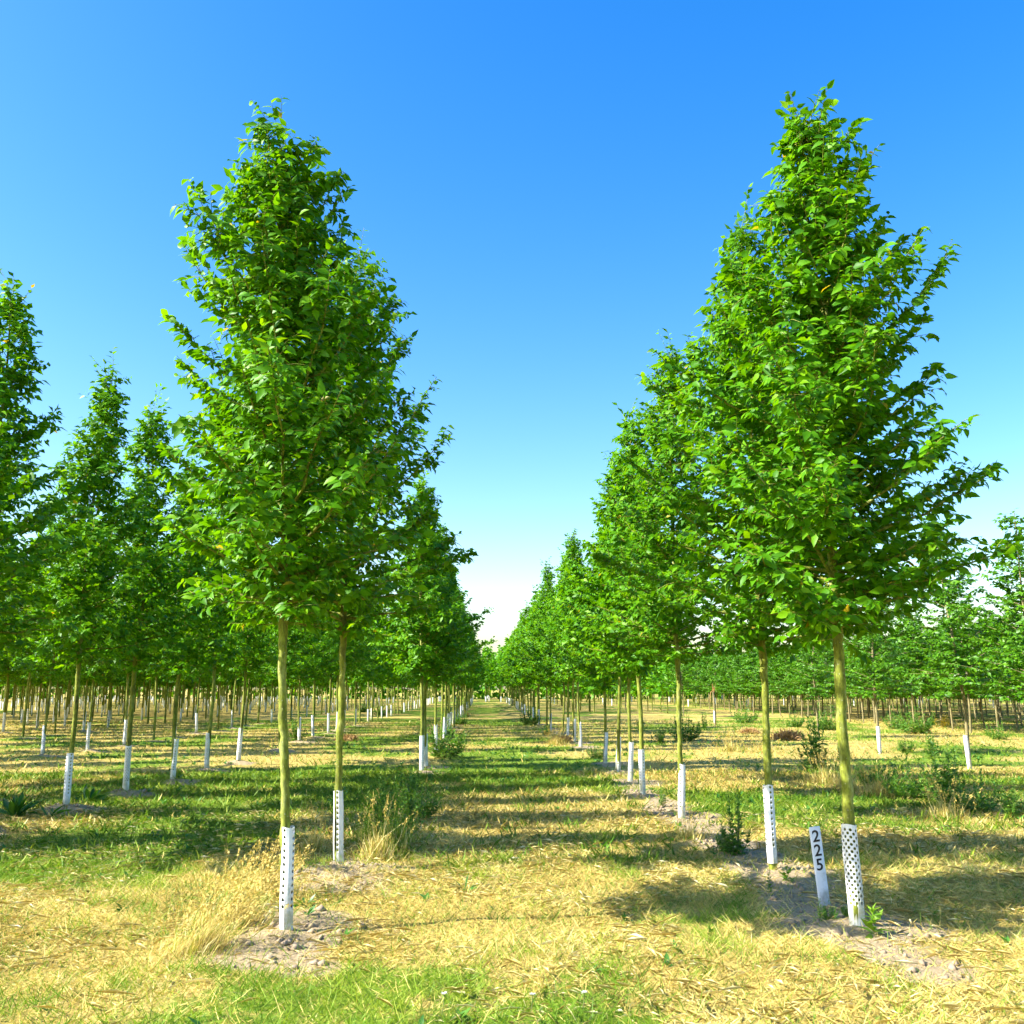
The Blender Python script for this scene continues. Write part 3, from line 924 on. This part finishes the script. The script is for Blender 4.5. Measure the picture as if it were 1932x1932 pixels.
def distant_wood():
    g = np.random.default_rng(8); n = 26000
    x = g.uniform(-150, 150, n); y = g.uniform(138, 150, n) + .04 * np.abs(x)
    top = 5.6 + 3.2 * fbm(x * .11, x * 0 + 3, 4) + 1.5 * (fbm(x * .6, x * 0 + 8, 2) - .5)
    z = top * g.random(n) ** .8
    D = g.normal(0, 1, (n, 3)); D[:, 2] -= .4
    N = g.normal(0, .6, (n, 3)); N[:, 2] += .7; N[:, 1] -= .4
    V, T, A_ = leaves_mesh(np.stack([x, y, z], -1), D, N, g.uniform(.6, 1.3, n), g.random(n) * .8, 'low', 1.2)
    tag(obj('distant_wood', mesh_np('distant_wood', V, T, [M_leaf], {'rnd': A_})), 'distant dark wood closing the view behind the plantation rows', 'wood', kind='stuff')
distant_wood()

# broken stem with orange wood on the right
x, y = ground_pt(1349, 1371)
e = bpy.data.objects.new('broken_tree', None); col.objects.link(e); e.location = (x, y, 0)
A = Acc(); z = np.linspace(0, 1.45, 9); A.tube(np.stack([.02 * np.sin(z * 3), 0 * z, z], -1), np.linspace(.05, .042, 9), 8)
obj('trunk', mesh_np('broken_trunk', A.verts(), A.faces(), [M_barkB], smooth=True), e)
A = Acc()
g = np.random.default_rng(4)
for k in range(7):
    a = k * .9; b = np.array([math.cos(a) * .03, math.sin(a) * .03, 1.40])
    tpt = b + np.array([g.normal(-.03, .05), g.normal(0, .03), g.uniform(.12, .42)])
    A.tube(np.stack([b, (b + tpt) / 2, tpt]), [.018, .012, .002], 4)
tp = np.array([[-.03, 0, 1.5], [-.12, 0, 1.42], [-.17, 0, 1.15], [-.15, 0, .95]])
A.tube(tp, [.02, .018, .014, .004], 5)
obj('splintered_top', mesh_np('splinters', A.verts(), A.faces(), [M_dead]), e)
tag(e, 'broken stem without crown, splintered orange top, standing in the weedy field', 'tree')
tag(obj('tree_guard', guards['rows'], None, (x, y, -.01)), 'white guard around the broken crownless stem', 'tree guard')

# ------------------------------------------------------------------ numbered stake
x, y = ground_pt(1557, 1712)
st = bpy.data.objects.new('number_stake', None); col.objects.link(st)
st.location = (x, y, hz(x, y) - .02)
st.rotation_euler = (R(3), R(-6.5), R(8))
w_, d_, h_ = .042, .009, .60
bv = .003
A = Acc()
cs = [(-w_ + bv, -d_), (w_ - bv, -d_), (w_, -d_ + bv), (w_, d_ - bv), (w_ - bv, d_), (-w_ + bv, d_), (-w_, d_ - bv), (-w_, -d_ + bv)]
v = [(a, b, 0) for a, b in cs] + [(a, b, h_ - bv) for a, b in cs] + [(a * .95, b * .8, h_) for a, b in cs]
q = [[k, (k + 1) % 8, 8 + (k + 1) % 8, 8 + k] for k in range(8)] + [[8 + k, 8 + (k + 1) % 8, 16 + (k + 1) % 8, 16 + k] for k in range(8)]
A.add(v, quads=q + [[16, 17, 18, 19], [16, 19, 20, 23], [20, 21, 22, 23]])
obj('board', mesh_np('stake_board', A.verts(), A.faces(), [M_stake]), st)
for k, ch_ in enumerate('225'):
    cu = bpy.data.curves.new('digit', 'FONT'); cu.body = ch_; cu.size = .125; cu.align_x = 'CENTER'; cu.extrude = .0012; cu.offset = .0016
    to = bpy.data.objects.new('tmp', cu); col.objects.link(to)
    dg = bpy.context.evaluated_depsgraph_get()
    me = bpy.data.meshes.new_from_object(to.evaluated_get(dg))
    bpy.data.objects.remove(to, do_unlink=True)
    me.materials.clear(); me.materials.append(M_ink)
    d = obj('digit', me, st, (-.002, -d_ - .0013, h_ - .105 - k * .103))
    d.rotation_euler = (R(90), 0, 0); d.scale = (.95, .95, 1)
tag(st, 'white wooden stake reading 225 leaning in the sand beside the right front tree', 'stake')

# ------------------------------------------------------------------ weeds
def tall_weed(seed, stems, hgt, spread, leaf, mat, nleaf=22, name='weed', dens=1.0):
    g = np.random.default_rng(seed)
    W = Acc(); P = []; D = []; N = []; L = []
    for s in range(stems):
        a = g.random() * 6.28; r = spread * math.sqrt(g.random())
        h = hgt * (1 - .5 * (r / max(spread, 1e-3)) ** 2) * g.uniform(.5, 1.1)
        b = np.array([math.cos(a) * r * .35, math.sin(a) * r * .35, -.01])
        tpt = np.array([math.cos(a) * r, math.sin(a) * r, h]) + g.normal(0, .02, 3)
        mid = (b + tpt) / 2 + np.array([math.cos(a), math.sin(a), 0]) * r * .15
        W.tube(np.stack([b, mid, tpt]), [.005, .004, .0015], 4)
        n = int(nleaf * dens * (.7 + .6 * g.random()))
        f = np.sort(g.random(n)) ** .8
        p = np.where(f[:, None] < .5, b + (mid - b) * f[:, None] * 2, mid + (tpt - mid) * (f[:, None] * 2 - 1))
        az = np.arange(n) * 2.4 + g.random() * 6
        el = .25 + .7 * f + g.normal(0, .25, n)
        P.append(p); D.append(np.stack([np.cos(az) * np.cos(el), np.sin(az) * np.cos(el), np.sin(el)], -1))
        N.append(np.tile([0, 0, 1.], (n, 1)) + g.normal(0, .3, (n, 3)))
        L.append(leaf * (1.15 - .7 * f) * (.7 + .6 * g.random(n)))
    P = np.concatenate(P)
    V, T, A_ = leaves_mesh(P, np.concatenate(D), np.concatenate(N), np.concatenate(L), g.random(len(P)), 'mid', .72)
    return (mesh_np(name + '_stem', W.verts(), W.faces(), [M_stem]), mesh_np(name + '_leaves', V, T, [mat], {'rnd': A_}))

WE = {'tall': tall_weed(1, 8, 1.0, .20, .12, M_weed, 48), 'bush': tall_weed(2, 26, 1.0, .62, .15, M_weed, 36), 'thin': tall_weed(3, 3, 1.0, .10, .16, M_weed, 22),
      'tallb': tall_weed(4, 12, 1.0, .32, .13, M_weed, 48), 'bushb': tall_weed(5, 28, 1.0, .85, .16, M_weed, 36), 'lime': tall_weed(6, 1, 1.0, .02, .42, M_lime, 26),
      'yellow': tall_weed(7, 18, 1.0, .7, .14, M_yellow, 26)}

def weed(kind, px, py, hpx, label, name='weed_plant', group='weeds'):
    x, y = ground_pt(px, py)
    s = hpx / 1800 * math.hypot(x, y) * 1.02
    e = bpy.data.objects.new(name, None); col.objects.link(e)
    e.location = (x, y, hz(x, y) - .01); e.rotation_euler = (0, 0, random.random() * 6.28); e.scale = (s, s, s)
    obj('stem', WE[kind][0], e); tag(obj('leaves', WE[kind][1], e), kind='stuff')
    tag(e, label, 'weed', group)

for a in [
    ('tallb', 728, 1548, 82, 'tall bushy weed to the right of the second left trunk'),
    ('tallb', 762, 1525, 78, 'leafy weed in the left row between second and third trunk'),
    ('bushb', 752, 1580, 78, 'wide low weed bush beside the dry grass tuft in the left row'),
    ('bush', 790, 1545, 68, 'spreading weed bush at the left edge of the grass path'),
    ('bush', 778, 1492, 42, 'small weed bush in front of the paired guards left of the path'),
    ('bush', 838, 1430, 72, 'dense weed bush beside the fifth guard left of the path'),
    ('tall', 848, 1398, 42, 'weed standing behind the dense bush left of the path'),
    ('bush', 868, 1368, 26, 'distant weed bush in the left row near the path'),
    ('bush', 1000, 1368, 34, 'round weed bush in the right row far along the path'),
    ('bush', 1030, 1385, 22, 'low weed bush just in front of the round one in the right row'),
    ('bush', 1125, 1432, 30, 'weed bush at the foot of the right row, left of the guards'),
    ('tall', 1250, 1520, 42, 'thin weed in the sand left of the third right guard'),
    ('tall', 1387, 1612, 118, 'tall dark weed in the sand left of the second right guard'),
    ('bush', 1372, 1606, 48, 'low weed at the foot of the tall dark weed'),
    ('thin', 1452, 1690, 50, 'thin weed stalk in front of the second right guard'),
    ('thin', 1547, 1745, 44, 'weed growing against the foot of the numbered stake'),
    ('bush', 1566, 1745, 30, 'low leafy weed at the base of the numbered stake'),
    ('bush', 1598, 1738, 24, 'small weed between the stake and the right front guard'),
    ('tallb', 1543, 1452, 98, 'tall bushy green weed behind the second and first right trunks'),
    ('tall', 1590, 1456, 60, 'weed beside the right front trunk in the field'),
    ('tallb', 1757, 1430, 48, 'dark weed in the field left of the crooked layered tree'),
    ('bush', 1690, 1497, 56, 'weed bush at the left of the overgrown strip at right'),
    ('bushb', 1735, 1505, 72, 'wide weed bush in the middle of the overgrown strip at right'),
    ('tallb', 1786, 1514, 105, 'tallest dark weed of the overgrown strip at right'),
    ('bushb', 1850, 1532, 66, 'bright low weed bush at the right of the overgrown strip'),
    ('bush', 1915, 1544, 64, 'weed bush cut by the right edge of the photo'),
    ('bush', 1640, 1480, 50, 'low weed right of the right front trunk'),
    ('bush', 1292, 1398, 54, 'large dim weed bush left of the second right trunk'),
    ('tall', 1331, 1378, 40, 'spiky weed next to the broken stem'),
    ('bushb', 1400, 1364, 36, 'tall green weeds behind the second right trunk'),
    ('bushb', 1500, 1372, 30, 'green weeds in front of the young tree block, middle'),
    ('bushb', 1562, 1377, 46, 'bright green weeds in front of the young tree block, left of front trunk'),
    ('bushb', 1690, 1375, 34, 'green weeds before the young trees right of the front trunk'),
    ('bushb', 1730, 1384, 50, 'large green weeds before the young trees at right'),
    ('bushb', 1885, 1395, 30, 'green weeds before the young trees near the right edge'),
    ('bush', 1245, 1400, 30, 'weed bush behind the third right trunk'),
    ('bush', 1210, 1378, 22, 'small far weed bush behind the fourth right trunk'),
    ('bush', 1711, 1420, 28, 'small grey green weed right of the guarded layered tree'),
    ('tallb', 560, 1400, 45, 'weed bush in the second left row behind the left front trunk'),
    ('bushb', 720, 1350, 26, 'dim weed bush between the rows left of the path'),
    ('bushb', 690, 1344, 22, 'dim weed bush deep between the left rows'),
]:
    weed(*a)
weed('lime', 1486, 1664, 38, 'small lime green upright seedling right of the second right guard', 'seedling', None)
weed('lime', 1650, 1772, 66, 'lime green upright weed right of the right front guard', 'seedling', None)
weed('yellow', 1775, 1372, 26, 'weed bush with yellow flowers before the young trees at right', 'flowering_weed', None)

# long dry grass tufts
def tuft_mesh(seed, n, hgt, spread, wid, lean, mats):
    """long bent blades and seed stalks; thick at the heart, thinning outwards"""
    g = np.random.default_rng(seed)
    A_ = []; V = []; T = []; MI = []; k = 0
    for i in range(n):
        a = g.random() * 6.28; r = abs(g.normal(0, .55)) * spread
        b = np.array([math.cos(a) * r, math.sin(a) * r * .75, -.01])
        stalk = g.random() < .10
        h = hgt * (g.uniform(.25, .8) if not stalk else g.uniform(.8, 1.25)) * (1.15 - .45 * min(1.5, r / spread))
        d = np.array([lean[0] + math.cos(a) * r * .7 + g.normal(0, .30), lean[1] + math.sin(a) * r * .7 + g.normal(0, .30), 1.0]); d /= np.linalg.norm(d)
        e1 = b + d * h * .55
        e2 = e1 + (d * (1 if stalk else .8) + np.array([lean[0] * .5, lean[1] * .5, 0 if stalk else -.45]) + g.normal(0, .16, 3)) * h * .45
        w = wid * g.uniform(.5, 1.2) * (.7 if stalk else 1)
        s_ = np.array([math.cos(a * 3), math.sin(a * 3), 0]) * w
        V += [b - s_, b + s_, e1 - s_ * .8, e1 + s_ * .8, e2]
        T += [[k, k + 1, k + 3], [k, k + 3, k + 2], [k + 2, k + 3, k + 4]]
        mi = 1 if g.random() < .22 and not stalk else 0
        MI += [mi] * 3
        A_ += [g.random()] * 5; k += 5
        if stalk:       # seed head
            dd = unit((e2 - e1)[None])[0]
            for q in range(9):
                c = e2 - dd * .010 * q; o_ = g.normal(0, .007, 3)
                V += [c, c + o_ + dd * .018, c + o_ * 1.5 - dd * .003]; T += [[k, k + 1, k + 2]]; A_ += [.25] * 3; MI += [0]; k += 3
    return mesh_np('tuft', V, np.array(T), mats, {'rnd': A_}, matidx=MI)
TU = {'lean': tuft_mesh(1, 900, .42, .34, .0022, (.5, .15), [M_dry, M_green]), 'upright': tuft_mesh(2, 420, .52, .22, .0024, (.05, 0), [M_dry, M_green]), 'wide': tuft_mesh(3, 520, .40, .42, .0030, (.1, 0), [M_dry, M_green]),
      'green': tuft_mesh(4, 520, .40, .28, .0030, (.1, 0), [M_green, M_dry])}
for kind, px, py, s, lab in [
    ('lean', 430, 1745, 1.0, 'long straw yellow grass leaning right beside the left front guard'),
    ('lean', 375, 1790, .85, 'lowest straw grass tuft in front of the left front guard'),
    ('lean', 490, 1690, .85, 'straw grass tuft just left of the left front guard'),
    ('upright', 590, 1610, .8, 'tall seeded dry grass between the two left trunks'),
    ('upright', 712, 1622, 1.0, 'upright dry grass tuft right of the churned soil mound'),
    ('green', 745, 1600, 1.2, 'greenish grass tuft behind the dry tuft right of the mound'),
    ('green', 690, 1590, .9, 'dry grass tuft behind the soil mound in the left row'),
    ('wide', 1300, 1580, .7, 'low dry grass tuft at the edge of the sandy strip'),
    ('wide', 1657, 1500, 1.1, 'yellow grass tuft in the field right of the front trunk'),
    ('wide', 1783, 1545, 1.0, 'yellow grass tuft below the tallest dark weed at right'),
    ('wide', 1557, 1478, 1.2, 'yellow grass tuft at the foot of the tall bushy weed'),
    ('wide', 1440, 1420, 1.3, 'dry grass tuft behind the second right trunk'),
    ('wide', 1380, 1418, 1.2, 'dry grass tuft in the field left of the second right trunk'),
    ('upright', 1600, 1490, 1.1, 'dry grass tuft touching the right front trunk'),
    ('wide', 880, 1352, 1.5, 'far dry grass tuft on the left edge of the path'),
    ('wide', 1050, 1405, 1.2, 'dry orange grass tuft in the right row before the guards'),
]:
    x, y = ground_pt(px, py)
    tag(obj('dry_grass_tuft', TU[kind], None, (x, y, hz(x, y)), 0 if kind == 'lean' else random.random() * 6.28, s), lab, 'grass tuft', 'long grass tufts')

# rust coloured dried bushes
def rust_mesh(seed):
    g = np.random.default_rng(seed); n = 900
    a = g.random(n) * 6.28; el = np.arccos(g.random(n) ** .8)
    r = g.random(n) ** .5
    D = np.stack([np.cos(a) * np.sin(el), np.sin(a) * np.sin(el), np.cos(el) * .45], -1)
    P = D * (r * .42)[:, None]
    V, T, A_ = leaves_mesh(P, D + g.normal(0, .5, (n, 3)), g.normal(0, 1, (n, 3)), .10 + .10 * g.random(n), g.random(n), 'tri', .22)
    return mesh_np('rust_bush', V, T, [M_rust], {'rnd': A_})
RB = rust_mesh(1)
for px, py, s, lab in [(1487, 1396, 1.25, 'round rusty brown dried bush between the two right front trunks'), (1060, 1402, .8, 'small rusty dried bush in the right row near the path'),
                       (1415, 1384, .8, 'rusty dried bush behind the second right trunk'), (1735, 1384, .9, 'rusty dried bush at right before the young trees'),
                       (655, 1398, .8, 'rusty dried weeds in the second left row')]:
    x, y = ground_pt(px, py)
    tag(obj('dried_bush', RB, None, (x, y, hz(x, y)), random.random() * 6, s), lab, 'bush', 'rusty dried bushes')

# dock plants with broad single leaves at left
def dock(px, py, n, ln, up, label):
    x, y = ground_pt(px, py)
    e = bpy.data.objects.new('dock_plant', None); col.objects.link(e); e.location = (x, y, hz(x, y))
    g = np.random.default_rng(int(px) + 5)
    f = np.linspace(0, 1, 6)
    wv = np.array([.10, .55, .95, 1.0, .62, .0]) * .105
    V = []; Q = []
    for i in range(6):
        V += [(f[i], wv[i], .03 - .22 * f[i] ** 2), (f[i], 0, -.22 * f[i] ** 2), (f[i], -wv[i], .03 - .22 * f[i] ** 2)]
    for i in range(5):
        Q += [[3 * i, 3 * i + 1, 3 * i + 4, 3 * i + 3], [3 * i + 1, 3 * i + 2, 3 * i + 5, 3 * i + 4]]
    mes = [mesh_np('dock_leaf', V, np.array(Q), [M_dock], {'rnd': np.full(18, q)}, smooth=True) for q in (.15, .5, .95)]
    for k in range(n):
        a = k * 2.4 + g.normal(0, .2); el = up + g.normal(0, .34)
        o = obj('leaf', mes[k % 3], e, (.02 * math.cos(a), .02 * math.sin(a), 0), 0, ln * g.uniform(.65, 1.1))
        o.rotation_euler = (g.normal(0, .6), -el, a); o.scale = (o.scale[0], o.scale[0] * g.uniform(.7, 1.2), o.scale[0] * g.uniform(.4, 2.2))
    tag(e, label, 'weed', 'broad leaved dock plants')
dock(30, 1545, 20, .33, 1.15, 'dark upright broad leaved weed at the left edge of the photo')
dock(92, 1546, 9, .26, .6, 'low broad leaved weed left of the guarded trunk at far left')
dock(168, 1512, 9, .30, .55, 'broad leaved weed right of the guarded trunk at far left')
dock(575, 1705, 8, .15, .35, 'small broad leaved weed in the soil right of the left front guard')
dock(875, 1680, 7, .13, .7, 'small broad leaved weed in the foreground straw')

# small flower heads
def flower(seed, mat, nm, px, py, label):
    x, y = ground_pt(px, py)
    g = np.random.default_rng(seed); k = 14
    a = np.arange(k) * 2.4; P = np.zeros((k, 3)); el = .3 + .5 * g.random(k)
    D = np.stack([np.cos(a) * np.cos(el), np.sin(a) * np.cos(el), np.sin(el)], -1)
    V, T, A_ = leaves_mesh(P, D, np.tile([0, 0, 1.], (k, 1)), np.full(k, .02), g.random(k), 'low', 1.0)
    e = bpy.data.objects.new(nm, None); col.objects.link(e); e.location = (x, y, hz(x, y))
    W = Acc(); W.tube([(0, 0, 0), (.01, 0, .05), (.012, 0, .10)], .002, 4)
    obj('stem', mesh_np('flower_stem', W.verts(), W.faces(), [M_stem]), e)
    obj('petals', mesh_np('petals', V, T, [mat], {'rnd': A_}), e, (.012, 0, .10))
    tag(e, label, 'flower', 'small wild flowers')
for k, (px, py, lab) in enumerate([(391, 1560, 'yellow flower in the shaded grass left of the left front trunk'), (508, 1578, 'yellow flower close to the left front trunk'),
                                   (1190, 1600, 'yellow flower on the shaded path'), (618, 1500, 'yellow flower behind the second left trunk')]):
    flower(k, M_yellow, 'yellow_flower', px, py, lab)
for k, (px, py, lab) in enumerate([(1098, 1920, 'white clover head at the bottom edge, right of center'), (1000, 1922, 'white clover head at the bottom edge, near center'), (833, 1915, 'white clover head at the bottom, left of center')]):
    flower(k + 9, M_white_flower, 'clover_flower', px, py, lab)
print('tris', sum((len(m.loops) - 2 * len(m.polygons)) for m in bpy.data.meshes))
print('individual trees', n_ind, nB, 'far', len(far_stuff))
